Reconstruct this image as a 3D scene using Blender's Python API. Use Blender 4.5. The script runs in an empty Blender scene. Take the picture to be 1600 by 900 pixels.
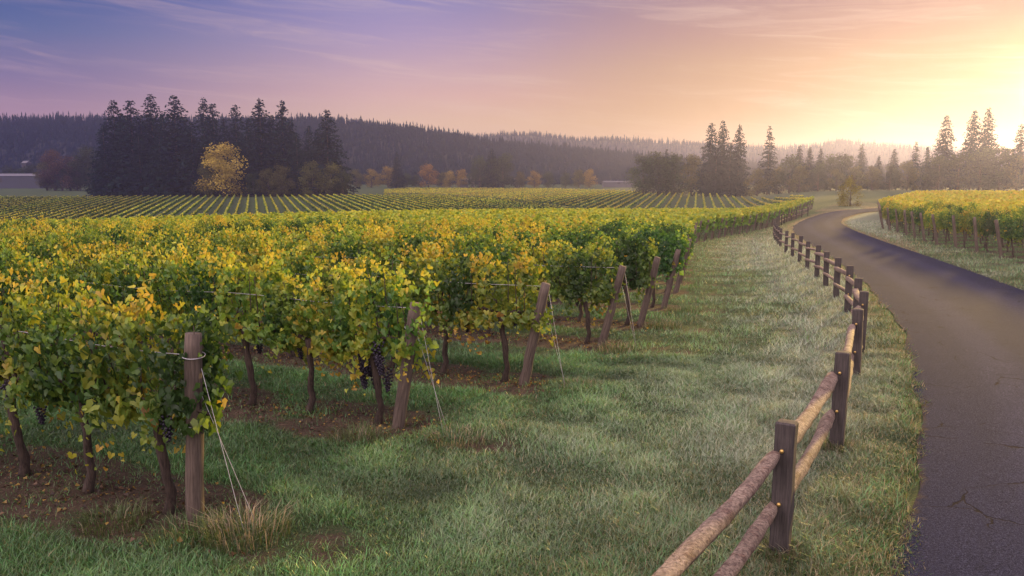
import bpy, math, random
import numpy as np
from mathutils import Vector, Matrix
R = math.radians
rng = np.random.default_rng(11)
random.seed(11)
S = bpy.context.scene
col = S.collection

# ------------------------------------------------------------------ camera
F = 1244.0; H = 2.8; PITCH = math.atan(165 / F)
cam = bpy.data.cameras.new('camera'); camo = bpy.data.objects.new('camera', cam); col.objects.link(camo)
cam.sensor_width = 36; cam.lens = 36 * F / 1600; cam.clip_start = .05; cam.clip_end = 8000
camo.location = (0, 0, H); camo.rotation_euler = (math.pi / 2 - PITCH, 0, 0)
S.camera = camo

# ------------------------------------------------------------------ sky, sun, exposure
SUN_AZ, SUN_EL = R(33.8), R(5.5)
sun_dir = Vector((math.sin(SUN_AZ) * math.cos(SUN_EL), math.cos(SUN_AZ) * math.cos(SUN_EL), math.sin(SUN_EL)))
SUN_STRENGTH, SKY_STRENGTH, TWILIGHT = 5.0, .002, .47
EXPOSURE = 0.85
DOME = 1.15            # fill light added to the unseen sky overhead, above the twilight band in view
HAZE_DENSITY, HAZE_G = .00032, .69


def srgb(r, g, b):
    f = lambda c: (c / 12.92 if c <= .04045 else ((c + .055) / 1.055) ** 2.4)
    return (f(r / 255), f(g / 255), f(b / 255), 1)


class NT:
    """short-hand for wiring a node tree"""
    def __init__(s, nt): s.nt = nt; s.n = nt.nodes; s.n.clear()
    def add(s, typ, **kw):
        n = s.n.new(typ)
        for k, v in kw.items():
            if k == 'inp':
                for i, w in v.items():
                    if isinstance(w, bpy.types.NodeSocket): s.nt.links.new(w, n.inputs[i])
                    else: n.inputs[i].default_value = w
            else: setattr(n, k, v)
        return n
    def math(s, op, a, b=0.0, c=0.0, clamp=False):
        return s.add('ShaderNodeMath', operation=op, use_clamp=clamp, inp={0: a, 1: b, 2: c}).outputs[0]
    def vmath(s, op, a, b=(0, 0, 0)):
        n = s.add('ShaderNodeVectorMath', operation=op, inp={0: a, 1: b})
        return n.outputs['Value'] if op in ('DOT_PRODUCT', 'LENGTH') else n.outputs[0]
    def ramp(s, fac, stops, interp='LINEAR'):
        n = s.add('ShaderNodeValToRGB'); cr = n.color_ramp; cr.interpolation = interp
        while len(cr.elements) < len(stops): cr.elements.new(.5)
        for e, (p, c) in zip(cr.elements, stops): e.position = p; e.color = c if len(c) == 4 else (*c, 1)
        s.nt.links.new(fac, n.inputs[0]); return n.outputs[0]
    def mix(s, fac, a, b, blend='MIX'):
        n = s.add('ShaderNodeMix', data_type='RGBA', blend_type=blend)
        for i, w in ((0, fac), (6, a), (7, b)):
            if isinstance(w, bpy.types.NodeSocket): s.nt.links.new(w, n.inputs[i])
            else: n.inputs[i].default_value = w
        return n.outputs[2]
    def smooth(s, x, a, b, lo=0.0, hi=1.0):
        n = s.add('ShaderNodeMapRange', interpolation_type='SMOOTHSTEP', inp={0: x, 1: a, 2: b, 3: lo, 4: hi}); return n.outputs[0]
    def noise(s, vec, scale, detail=4, rough=.55):
        return s.add('ShaderNodeTexNoise', inp={'Vector': vec, 'Scale': scale, 'Detail': detail, 'Roughness': rough}).outputs[0]


w = bpy.data.worlds.new('World'); S.world = w; w.use_nodes = True
t = NT(w.node_tree)
tc = t.add('ShaderNodeTexCoord').outputs['Generated']
xyz = t.add('ShaderNodeSeparateXYZ', inp={0: tc})
elev = t.math('ARCSINE', xyz.outputs[2])
az = t.math('ARCTAN2', xyz.outputs[0], xyz.outputs[1])
horiz = t.vmath('NORMALIZE', t.add('ShaderNodeCombineXYZ', inp={0: xyz.outputs[0], 1: xyz.outputs[1]}).outputs[0])
toward = t.vmath('DOT_PRODUCT', horiz, (math.sin(SUN_AZ), math.cos(SUN_AZ), 0))
e01 = t.math('DIVIDE', elev, .5, clamp=True)          # 0..0.5 rad
cool = t.ramp(e01, [(0, srgb(205, 152, 160)), (.15, srgb(182, 144, 166)), (.22, srgb(140, 124, 166)), (.32, srgb(92, 110, 164)), (.42, srgb(42, 86, 158)), (.7, srgb(84, 104, 150)), (1, srgb(128, 124, 150))])
midc = t.ramp(e01, [(0, srgb(255, 214, 170)), (.145, srgb(255, 211, 177)), (.21, srgb(246, 198, 188)), (.35, srgb(192, 168, 208)), (.42, srgb(162, 152, 208)), (.7, srgb(136, 126, 150)), (1, srgb(132, 126, 150))])
warm = t.ramp(e01, [(0, srgb(255, 204, 112)), (.145, srgb(254, 210, 140)), (.27, srgb(248, 206, 165)), (.35, srgb(230, 184, 184)), (.42, srgb(212, 172, 196)), (.7, srgb(155, 138, 148)), (1, srgb(134, 128, 150))])
c1 = t.mix(t.smooth(toward, .40, .86), cool, midc)
c2 = t.mix(t.smooth(toward, .80, .995), c1, warm)
c2 = t.mix(t.smooth(toward, .70, 1.0), c2, t.mix(1, c2, (.60, .50, .40, 1), 'MULTIPLY'))
c2 = t.mix(t.smooth(toward, .30, -.35), c2, srgb(188, 168, 172))
sunc = t.vmath('DOT_PRODUCT', tc, tuple(sun_dir))
# cirrus: thin streaks drawn out nearly along the horizon
cv = t.add('ShaderNodeCombineXYZ', inp={0: t.math('MULTIPLY', az, 2.4), 1: t.math('MULTIPLY_ADD', az, 2.2, t.math('MULTIPLY', elev, 26.0))}).outputs[0]
warp = t.noise(cv, 1.1, 3)
cv = t.vmath('ADD', cv, (.35, .55, 0))
cv2 = t.vmath('ADD', cv, t.add('ShaderNodeCombineXYZ', inp={0: warp, 1: t.math('MULTIPLY', warp, 1.4)}).outputs[0])
n1 = t.noise(cv2, 1.25, 9, .62)
n2 = t.noise(t.vmath('ADD', t.vmath('MULTIPLY', cv2, (1.0, 1.9, 1)), (7.3, 2.1, 0)), 1.9, 8, .6)
wisps = t.math('MULTIPLY', t.smooth(n1, .45, .70), t.smooth(n2, .33, .64))
wisps = t.math('MULTIPLY', wisps, t.smooth(elev, .02, .10))
cloudcol = t.mix(t.smooth(toward, .35, .95), srgb(222, 182, 190), srgb(255, 222, 200))
c3 = t.mix(t.math('MULTIPLY', wisps, .42), c2, cloudcol)
dark = t.math('MULTIPLY', t.math('MULTIPLY', t.smooth(n2, .50, .75), t.smooth(n1, .5, .3)), t.smooth(elev, .05, .14))
c3 = t.mix(t.math('MULTIPLY', dark, .08), c3, srgb(150, 120, 160))
# aureole round the sun
g1 = t.math('POWER', t.math('MAXIMUM', sunc, 0.0), 90.0)
g2 = t.math('POWER', t.math('MAXIMUM', sunc, 0.0), 900.0)
g3 = t.math('POWER', t.math('MAXIMUM', sunc, 0.0), 9000.0)
gcol = t.mix(1.0, c3, t.add('ShaderNodeCombineXYZ', inp={0: t.math('MULTIPLY_ADD', g3, 6.0, t.math('MULTIPLY_ADD', g2, .5, t.math('MULTIPLY', g1, .12))), 1: t.math('MULTIPLY_ADD', g3, 8.0, t.math('MULTIPLY_ADD', g2, .66, t.math('MULTIPLY', g1, .075))), 2: t.math('MULTIPLY_ADD', g3, 6.0, t.math('MULTIPLY_ADD', g2, .26, t.math('MULTIPLY', g1, .005)))}).outputs[0], 'ADD')
nish = t.add('ShaderNodeTexSky', sky_type='NISHITA', sun_disc=False, sun_elevation=SUN_EL, sun_rotation=SUN_AZ, air_density=1.2, dust_density=1.5)
b1 = t.add('ShaderNodeBackground', inp={0: nish.outputs[0], 1: SKY_STRENGTH})
lift = t.math('MULTIPLY', t.math('MULTIPLY_ADD', t.smooth(elev, .25, .75), DOME, TWILIGHT), t.math('MULTIPLY_ADD', t.smooth(toward, .25, -.5), 1.6, 1.0))  # fill light added to the unseen sky overhead and behind the camera
b2 = t.add('ShaderNodeBackground', inp={0: gcol, 1: lift})
ad = t.add('ShaderNodeAddShader', inp={0: b1.outputs[0], 1: b2.outputs[0]})
t.add('ShaderNodeOutputWorld', inp={0: ad.outputs[0]})

sl = bpy.data.lights.new('sun', 'SUN'); so = bpy.data.objects.new('sun', sl); col.objects.link(so)
sl.energy = SUN_STRENGTH; sl.angle = R(2.2); sl.color = (1, .66, .20)
so.rotation_euler = (-sun_dir).to_track_quat('-Z', 'Y').to_euler()
so.location = sun_dir * 60
S.view_settings.view_transform = 'Standard'; S.view_settings.look = 'None'
S.view_settings.gamma = 1; S.view_settings.use_curve_mapping = False
S.view_settings.exposure = EXPOSURE
cy = S.cycles
cy.use_denoising = True
cy.max_bounces = 6; cy.diffuse_bounces = 3; cy.glossy_bounces = 2; cy.transmission_bounces = 4; cy.volume_bounces = 1; cy.transparent_max_bounces = 8
cy.sample_clamp_indirect = 4
cy.use_adaptive_sampling = True; cy.adaptive_threshold = .005

# ------------------------------------------------------------------ terrain
ZP = np.array([(-60, .1), (0, 0), (8, 0), (12, -.05), (16, -.16), (22, -.35), (34, -.65), (45, -.95), (60, -1.3), (90, -1.9), (110, -2.5), (130, -4.2),
               (150, -6), (170, -6.9), (187, -6.5), (318, -3.3), (340, -2.8), (450, -1), (600, 1.2), (900, 4), (2600, 8)], float)
gx = np.arange(-60, 2600, 1.0); gz = np.interp(gx, ZP[:, 0], ZP[:, 1])
ker = np.hanning(13); ker /= ker.sum(); gz = np.convolve(np.pad(gz, 6, 'edge'), ker, 'valid')


def ss(a, b, x):
    t = np.clip((np.asarray(x, float) - a) / (b - a), 0, 1); return t * t * (3 - 2 * t)


def zf(X, Y):
    X = np.asarray(X, float); Y = np.asarray(Y, float)
    z = np.interp(Y, gx, gz); az = X / np.maximum(Y, 15); far = 1 - ss(330, 500, Y)
    m = 1 - .5 * ss(.28, .42, az) * far - .38 * ss(.27, .38, az) * ss(75, 130, Y) * far - .3 * ss(.45, .65, az) * ss(50, 110, Y) * far + .25 * ss(-.1, -.6, az) * ss(10, 30, Y) * far
    return z * np.maximum(m, .1)


def ray(px, py):
    x = (px - 800) / F; v = (450 - py) / F; c, s = math.cos(PITCH), math.sin(PITCH)
    return np.array([x, c + v * s, -s + v * c])


def ground_at(px, py):
    r = ray(px, py); t = 1.0
    while t < 3000:
        p = r * t
        if p[2] + H < zf(p[0], p[1]): break
        t *= 1.002
    return np.array([p[0], p[1]])


def bumps(X, Y):
    b = (np.sin(X * 1.9 + 1.3 * np.sin(Y * .9)) * np.sin(Y * 2.3 + 1.1 * np.sin(X * 1.3)) * .6 + np.sin(X * 4.1 + Y * 1.7) * np.sin(Y * 3.7 - X * 2.9) * .4)
    return b


def resample(P, step):
    P = np.asarray(P, float); L = np.r_[0, np.cumsum(np.hypot(*np.diff(P, axis=0).T))]
    n = max(2, int(round(L[-1] / step)) + 1); s = np.linspace(0, L[-1], n)
    return np.c_[np.interp(s, L, P[:, 0]), np.interp(s, L, P[:, 1])]


def smooth_line(P, step, passes=30):
    Q = resample(P, step)
    for _ in range(passes): Q[1:-1] = .25 * Q[:-2] + .5 * Q[1:-1] + .25 * Q[2:]
    return Q


road_px_left = [(1405, 900), (1432, 740), (1440, 640), (1430, 560), (1396, 490), (1350, 442), (1304, 406), (1262, 380), (1240, 364), (1238, 354), (1252, 345), (1278, 336), (1300, 330.5)]
RL = np.array([ground_at(*p) for p in road_px_left])
RL = np.vstack([[RL[0] - (RL[1] - RL[0]) * 4.0 + np.array([0.3, 0])], RL, RL[-1] + np.array([[13., 11], [34, 18], [70, 24]])])
RL = smooth_line(RL, .8, 18)
tan = np.gradient(RL, axis=0); tan /= np.hypot(*tan.T)[:, None]
nrm = np.c_[tan[:, 1], -tan[:, 0]]
ROAD_W = 4.0
RC = RL + nrm * ROAD_W / 2


def road_dist(X, Y):
    """distance from the road's centre line"""
    X = np.asarray(X, float).ravel(); Y = np.asarray(Y, float).ravel(); out = np.full(X.shape, 1e9)
    near = np.where((X > -3) & (Y < 180))[0]
    for ch in np.array_split(near, max(1, len(near) // 20000)):
        d = np.hypot(X[ch, None] - RC[None, :, 0], Y[ch, None] - RC[None, :, 1]); out[ch] = d.min(1)
    return out


# vine rows: (offset, end point) ; rows run from the headland away to the left, or to the right beyond the road
D1 = np.array([-.9, .436]); D1 /= np.hypot(*D1); N1 = np.array([-D1[1], D1[0]]) * -1
N1 = np.array([.436, .9]) / np.hypot(.436, .9)
post_px = [(305, 815), (622, 668), (818, 600), (940, 540), (1000, 510), (1037, 482), (1056, 457)]
ends = [ground_at(*p) for p in post_px]
HL = np.array([ends[-1], (6.4, 29.5), (8.6, 38.7), (11.3, 50), (16.8, 62), (29, 84), (42, 112)])
hc = HL @ N1; c = ends[-1] @ N1 + 2.6
while c < hc[-1]:
    s = np.interp(c, hc, np.arange(len(hc))); i = min(int(s), len(HL) - 2); f = s - i
    ends.append(HL[i] * (1 - f) + HL[i + 1] * f); c += 2.6
ends = np.array(ends); ROWC = ends @ N1; ROWU = ends @ D1


def block_limit(X, Y):      # far edge of the near block, by bearing
    return np.interp(np.asarray(X) / np.maximum(np.asarray(Y), 1), [-.75, -.16, .16, .4], [46, 80, 106, 114])


D2 = np.array([.985, .17]); D2 /= np.hypot(*D2); N2 = np.array([-D2[1], D2[0]])
rp = np.array([ground_at(*p) for p in [(1620, 415), (1579, 406), (1514, 392), (1455, 380), (1414, 367), (1380, 358)]])
rp = np.vstack([rp[0] - (rp[1] - rp[0]) * 3, rp, rp[-1] + np.array([[13.5, 30.], [33, 62]])])
rc = rp @ N2; ends2 = []
c = 26.4
while c < rc[-1]:
    s = np.interp(c, rc, np.arange(len(rc))); i = min(int(s), len(rp) - 2); f = s - i
    ends2.append(rp[i] * (1 - f) + rp[i + 1] * f); c += 2.75
ends2 = np.array(ends2); ROWC2 = ends2 @ N2; ROWU2 = ends2 @ D2


def strip(X, Y):
    """signed closeness to a vine row: distance to the nearest row line and how far inside its end"""
    P = np.c_[np.ravel(X), np.ravel(Y)]
    def one(Nn, Dd, C, U):
        c = P @ Nn; u = P @ Dd; k = np.clip(np.searchsorted(C, c), 1, len(C) - 1)
        k = np.where(np.abs(c - C[k - 1]) < np.abs(c - C[k]), k - 1, k)
        return np.abs(c - C[k]), u - U[k]
    a, ua = one(N1, D1, ROWC, ROWU); b, ub = one(N2, D2, ROWC2, ROWU2)
    right = P[:, 0] > P[:, 1] * .43 + 3
    return np.where(right, b, a), np.where(right, ub, ua)


# ------------------------------------------------------------------ mesh helpers
def mesh_np(name, V, Fc, C=None, mat=None, smooth=False, attrs=None):
    V = np.asarray(V, np.float32); Fc = np.asarray(Fc, np.int32); k = Fc.shape[1]
    m = bpy.data.meshes.new(name); m.vertices.add(len(V)); m.vertices.foreach_set('co', V.ravel())
    m.loops.add(Fc.size); m.loops.foreach_set('vertex_index', Fc.ravel())
    m.polygons.add(len(Fc)); m.polygons.foreach_set('loop_start', np.arange(0, Fc.size, k, dtype=np.int32))
    m.polygons.foreach_set('loop_total', np.full(len(Fc), k, np.int32))
    m.polygons.foreach_set('use_smooth', np.full(len(Fc), smooth, bool))
    m.update(calc_edges=True)
    if C is not None:
        a = m.attributes.new('col', 'FLOAT_COLOR', 'FACE'); C = np.asarray(C, np.float32)
        a.data.foreach_set('color', np.c_[C, np.ones(len(C), np.float32)].ravel())
    for kx, v in (attrs or {}).items():
        a = m.attributes.new(kx, 'FLOAT', 'POINT'); a.data.foreach_set('value', np.asarray(v, np.float32).ravel())
    if mat: m.materials.append(mat)
    return m


def link(name, mesh, parent=None, loc=(0, 0, 0), rot=(0, 0, 0), scale=(1, 1, 1)):
    o = bpy.data.objects.new(name, mesh); col.objects.link(o); o.parent = parent
    o.location = loc; o.rotation_euler = rot; o.scale = scale; return o


def tag(o, label=None, cat=None, group=None, kind=None):
    for k, v in (('label', label), ('category', cat), ('group', group), ('kind', kind)):
        if v: o[k] = v
    return o


def thing(name, label, cat, loc, rz=0, scale=(1, 1, 1), group=None):
    return tag(link(name, None, None, loc, (0, 0, rz), scale), label, cat, group)


class MB:
    """collects tubes and boxes into one mesh"""
    def __init__(s): s.v = []; s.f = []; s.n = 0
    def add(s, V, Fq): s.v.append(np.asarray(V, float)); s.f.append(np.asarray(Fq) + s.n); s.n += len(V)
    def tube(s, P, r, seg=8, jit=0.0, cap=True, prof=None):
        P = np.asarray(P, float); r = np.broadcast_to(np.asarray(r, float), (len(P),)); T = np.gradient(P, axis=0)
        T /= np.linalg.norm(T, axis=1)[:, None]; ref = np.array([0, 0, 1.]) if abs(T[0, 2]) < .8 else np.array([1., 0, 0])
        A = np.cross(T, ref); A /= np.linalg.norm(A, axis=1)[:, None]; B = np.cross(T, A)
        th = np.arange(seg) / seg * 2 * math.pi
        rr = r[:, None] * (1 + jit * rng.normal(size=(len(P), seg)))
        if prof is not None: rr = rr * (1 + prof[0] * np.cos(2 * th + prof[1] + np.linspace(0, prof[3], len(P))[:, None]) + .7 * prof[0] * np.cos(3 * th + prof[2]))
        V = P[:, None] + rr[..., None] * (np.cos(th)[None, :, None] * A[:, None] + np.sin(th)[None, :, None] * B[:, None])
        i = np.arange(len(P) - 1)[:, None] * seg; j = np.arange(seg)[None]; j2 = (j + 1) % seg
        Q = np.stack([i + j, i + j2, i + seg + j2, i + seg + j], -1).reshape(-1, 4); V = V.reshape(-1, 3); Fq = [Q]
        if cap:
            n = len(V); V = np.vstack([V, P[:1], P[-1:]]); k = (len(P) - 1) * seg; jj = np.arange(seg); j3 = (jj + 1) % seg
            Fq += [np.c_[np.full(seg, n), j3, jj, jj], np.c_[np.full(seg, n + 1), k + jj, k + j3, k + j3]]
        s.add(V, np.vstack(Fq)); return s
    def box(s, lo, hi, M=None):
        lo = np.array(lo, float); hi = np.array(hi, float)
        V = np.array([[(lo, hi)[a][0], (lo, hi)[b][1], (lo, hi)[c_][2]] for a in (0, 1) for b in (0, 1) for c_ in (0, 1)])
        if M is not None: V = V @ np.array(M).T
        s.add(V, [[0, 1, 3, 2], [4, 6, 7, 5], [0, 4, 5, 1], [2, 3, 7, 6], [0, 2, 6, 4], [1, 5, 7, 3]]); return s
    def mesh(s, name, mat, smooth=True):
        V = np.vstack(s.v); Fq = np.vstack(s.f); m = bpy.data.meshes.new(name)
        m.from_pydata(V.tolist(), [], [list(dict.fromkeys(q)) for q in Fq.tolist()]); m.update()
        m.polygons.foreach_set('use_smooth', np.full(len(m.polygons), smooth, bool))
        if mat: m.materials.append(mat)
        return m


# ------------------------------------------------------------------ materials
def material(name):
    m = bpy.data.materials.new(name); m.use_nodes = True; return m, NT(m.node_tree)


def foliage_mat(name, trans=.35, rough=.5, spec=.06, vary=.25):
    m, t = material(name)
    c = t.add('ShaderNodeAttribute', attribute_name='col').outputs['Color']
    rnd = t.add('ShaderNodeObjectInfo').outputs['Random']
    hsv = t.add('ShaderNodeHueSaturation', inp={'Hue': t.math('MULTIPLY_ADD', rnd, .03, .485), 'Value': t.math('MULTIPLY_ADD', rnd, vary, 1 - vary / 2), 'Color': c}).outputs[0]
    d = t.add('ShaderNodeBsdfDiffuse', inp={0: hsv}).outputs[0]
    tr = t.add('ShaderNodeBsdfTranslucent', inp={0: t.mix(.35, hsv, t.mix(1, hsv, (1.6, 1.35, .5, 1), 'MULTIPLY'))}).outputs[0]
    g = t.add('ShaderNodeBsdfGlossy', inp={0: (1, 1, 1, 1), 1: rough}).outputs[0]
    a = t.add('ShaderNodeMixShader', inp={0: trans, 1: d, 2: tr}).outputs[0]
    b = t.add('ShaderNodeMixShader', inp={0: spec, 1: a, 2: g}).outputs[0]
    t.add('ShaderNodeOutputMaterial', inp={0: b}); return m


def wood_mat(name, a, b, scale=(9, 9, 1.2), rough=.85, bump=.4, spot=None):
    m, t = material(name)
    tc = t.add('ShaderNodeTexCoord').outputs['Object']
    v = t.vmath('MULTIPLY', tc, scale)
    n = t.noise(v, 4, 7, .65); n2_ = t.noise(tc, 3.1, 4)
    c = t.ramp(n, [(.32, a), (.62, b)])
    c = t.mix(t.math('MULTIPLY', t.smooth(n2_, .35, .7), .5), c, t.mix(1, c, (.45, .42, .42, 1), 'MULTIPLY'))
    if spot:
        n3 = t.noise(t.vmath('MULTIPLY', tc, (1, 1, 1.6)), 44, 6, .75); c = t.mix(t.smooth(n3, .50, .60), c, spot); c = t.mix(t.smooth(t.noise(tc, 7, 5, .7), .50, .62), c, t.mix(1, c, (.62, .52, .5, 1), 'MULTIPLY'))
    bp = t.add('ShaderNodeBump', inp={'Strength': bump, 'Distance': .015, 'Height': n}).outputs[0]
    p = t.add('ShaderNodeBsdfPrincipled', inp={'Base Color': c, 'Roughness': rough, 'Normal': bp})
    t.add('ShaderNodeOutputMaterial', inp={0: p.outputs[0]}); return m


M_leaf = foliage_mat('vine_leaf', .45, .45, .018)
M_needle = foliage_mat('conifer_needles', .04, .6, .0, .35)
M_tree = foliage_mat('tree_leaf', .35, .6, .0, .3)
M_grass = foliage_mat('grass_blade', .30, .38, .035, .0)
M_bark = wood_mat('vine_bark', (.018, .012, .009, 1), (.07, .05, .038, 1), (14, 14, 2.5), .95, .8)
M_tbark = wood_mat('tree_bark', (.03, .022, .017, 1), (.10, .075, .055, 1), (3, 3, .5), .95, .5)
M_post = wood_mat('weathered_post_wood', (.045, .034, .027, 1), (.14, .108, .084, 1), (16, 16, .9), .9, .5)
M_fpost = wood_mat('dark_fence_post_wood', (.024, .021, .020, 1), (.075, .064, .060, 1), (18, 18, 1.0), .9, .5)
M_rail = wood_mat('split_rail_wood', (.085, .064, .050, 1), (.33, .255, .185, 1), (9, 9, 9), .85, .6, (.09, .055, .042, 1))


def plain(name, c, rough=.5, metal=0.0):
    m, t = material(name)
    n = t.noise(t.add('ShaderNodeTexCoord').outputs['Object'], 5, 4)
    cc = t.mix(t.math('MULTIPLY', n, .4), c, (c[0] * .5, c[1] * .5, c[2] * .5, 1))
    p = t.add('ShaderNodeBsdfPrincipled', inp={'Base Color': cc, 'Roughness': rough, 'Metallic': metal})
    t.add('ShaderNodeOutputMaterial', inp={0: p.outputs[0]}); return m


M_wire = plain('galvanised_wire', (.42, .42, .44, 1), .5, .4)
M_brass = plain('brass_bolt', (.65, .45, .14, 1), .35, .8)
M_grape = plain('dark_grape_skin', (.022, .016, .035, 1), .38)
M_white = plain('white_painted_wall', (.09, .088, .095, 1), .7)
M_roof = plain('pale_metal_roof', (.09, .09, .10, 1), .8)
M_dim = plain('weathered_grey_wall', (.05, .055, .07, 1), .8)
M_dimroof = plain('dull_grey_roof', (.12, .12, .14, 1), .9)
M_hillsoil = plain('forest_floor', (.008, .012, .010, 1), .95)


def ground_material():
    m, t = material('ground_cover')
    P = t.add('ShaderNodeNewGeometry').outputs['Position']
    at = lambda n: t.add('ShaderNodeAttribute', attribute_name=n).outputs['Fac']
    nb = t.noise(P, .55, 6, .6); nm = t.noise(P, 3.2, 6, .65); nf = t.noise(P, 38, 5, .7)
    grass = t.ramp(t.math('MULTIPLY_ADD', nf, .5, t.math('MULTIPLY', nm, .5)), [(.3, (.018, .030, .012, 1)), (.5, (.045, .068, .026, 1)), (.7, (.10, .105, .045, 1))])
    dryc = t.ramp(nf, [(.3, (.09, .06, .034, 1)), (.7, (.27, .20, .115, 1))])
    frostc = t.ramp(nf, [(.3, (.06, .085, .05, 1)), (.7, (.21, .225, .155, 1))])
    soilc = t.ramp(t.math('MULTIPLY_ADD', nf, .6, t.math('MULTIPLY', nm, .4)), [(.35, (.022, .015, .011, 1)), (.52, (.060, .044, .029, 1)), (.68, (.135, .098, .064, 1))])
    fieldc = t.ramp(t.math('MULTIPLY_ADD', nb, .6, t.math('MULTIPLY', nm, .4)), [(.3, (.026, .046, .018, 1)), (.7, (.055, .075, .030, 1))])
    edge = lambda a, k: t.smooth(t.math('ADD', a, t.math('MULTIPLY', t.math('SUBTRACT', t.math('MULTIPLY_ADD', nm, .65, t.math('MULTIPLY', nf, .35)), .5), k)), .38, .62)
    c = t.mix(edge(at('dry'), 1.3), grass, dryc)
    c = t.mix(edge(at('frost'), 1.4), c, frostc)
    c = t.mix(at('field'), c, fieldc)
    c = t.mix(edge(at('soil'), 1.0), c, soilc)
    bp = t.add('ShaderNodeBump', inp={'Strength': .8, 'Distance': .05, 'Height': t.math('MULTIPLY_ADD', nm, .5, nf)}).outputs[0]
    p = t.add('ShaderNodeBsdfPrincipled', inp={'Base Color': c, 'Roughness': .95, 'Normal': bp, 'Specular IOR Level': .15})
    t.add('ShaderNodeOutputMaterial', inp={0: p.outputs[0]}); return m


def road_material():
    m, t = material('old_asphalt')
    P = t.add('ShaderNodeNewGeometry').outputs['Position']
    lat = t.add('ShaderNodeAttribute', attribute_name='lat').outputs['Fac']      # 0..1 across the road
    nf = t.noise(P, 60, 4, .8); nm = t.noise(P, 1.1, 5, .6); ng = t.noise(P, 160, 2, .7)
    base = t.ramp(t.math('MULTIPLY_ADD', ng, .55, t.math('MULTIPLY', nf, .45)), [(.36, (.005, .0054, .010, 1)), (.5, (.0150, .0172, .035, 1)), (.64, (.062, .068, .122, 1))])
    wob = t.math('MULTIPLY_ADD', t.math('SUBTRACT', nm, .5), .10, lat)
    tr1 = t.smooth(t.math('ABSOLUTE', t.math('SUBTRACT', wob, .30)), .13, .02); tr2 = t.smooth(t.math('ABSOLUTE', t.math('SUBTRACT', wob, .72)), .13, .02)
    tr = t.math('MAXIMUM', tr1, tr2)
    c = t.mix(t.math('MULTIPLY', tr, .42), base, t.mix(1, base, (1.75, 1.7, 1.65, 1), 'MULTIPLY'))
    c = t.mix(t.math('MULTIPLY', t.smooth(nm, .42, .62), .12), c, t.mix(1, c, (.55, .55, .56, 1), 'MULTIPLY'))
    # a few hairline cracks
    wv = t.vmath('ADD', P, t.vmath('MULTIPLY', t.add('ShaderNodeTexNoise', inp={'Vector': P, 'Scale': 2.5, 'Detail': 5}).outputs[1], (.5, .5, 0)))
    vo = t.add('ShaderNodeTexVoronoi', feature='DISTANCE_TO_EDGE', inp={'Vector': wv, 'Scale': .8}).outputs['Distance']
    crack = t.math('MULTIPLY', t.smooth(vo, .010, .003), t.smooth(t.noise(P, .7, 3), .48, .56))
    c = t.mix(t.math('MULTIPLY', crack, .9), c, (.010, .008, .009, 1))
    dirt = t.smooth(t.math('ADD', t.math('ABSOLUTE', t.math('SUBTRACT', lat, .5)), t.math('MULTIPLY', t.math('SUBTRACT', t.noise(P, 7, 5, .7), .5), .09)), .478, .515)
    c = t.mix(dirt, c, (.05, .038, .028, 1))
    bp = t.add('ShaderNodeBump', inp={'Strength': .55, 'Distance': .006, 'Height': t.math('SUBTRACT', t.math('ADD', nf, ng), crack)}).outputs[0]
    p = t.add('ShaderNodeBsdfPrincipled', inp={'Base Color': c, 'Roughness': .95, 'Normal': bp, 'Specular IOR Level': .02})
    t.add('ShaderNodeOutputMaterial', inp={0: p.outputs[0]}); return m


# ------------------------------------------------------------------ ground sheet
def axis(lo, fine_lo, fine_hi, hi, step, g):
    a = [fine_lo + step * i for i in range(int((fine_hi - fine_lo) / step) + 1)]
    s = step
    while a[-1] < hi: s *= g; a.append(a[-1] + min(s, 90))
    b = []; s = step; x = fine_lo
    while x > lo: s *= g; x -= min(s, 90); b.append(x)
    return np.array(b[::-1] + a)


def patchy(X, Y, s, seed):
    r = np.random.default_rng(seed); v = np.zeros_like(X, float)
    for k in range(7):
        a = r.uniform(0, 2 * math.pi); f = s * (1 + .5 * k) * r.uniform(.7, 1.3); p = r.uniform(0, 7)
        v += np.sin((X * math.cos(a) + Y * math.sin(a)) * f + p + 1.2 * np.sin((X * math.sin(a) - Y * math.cos(a)) * f * .6 + p * 2)) / (1 + .35 * k)
    return v / 3.0


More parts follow.
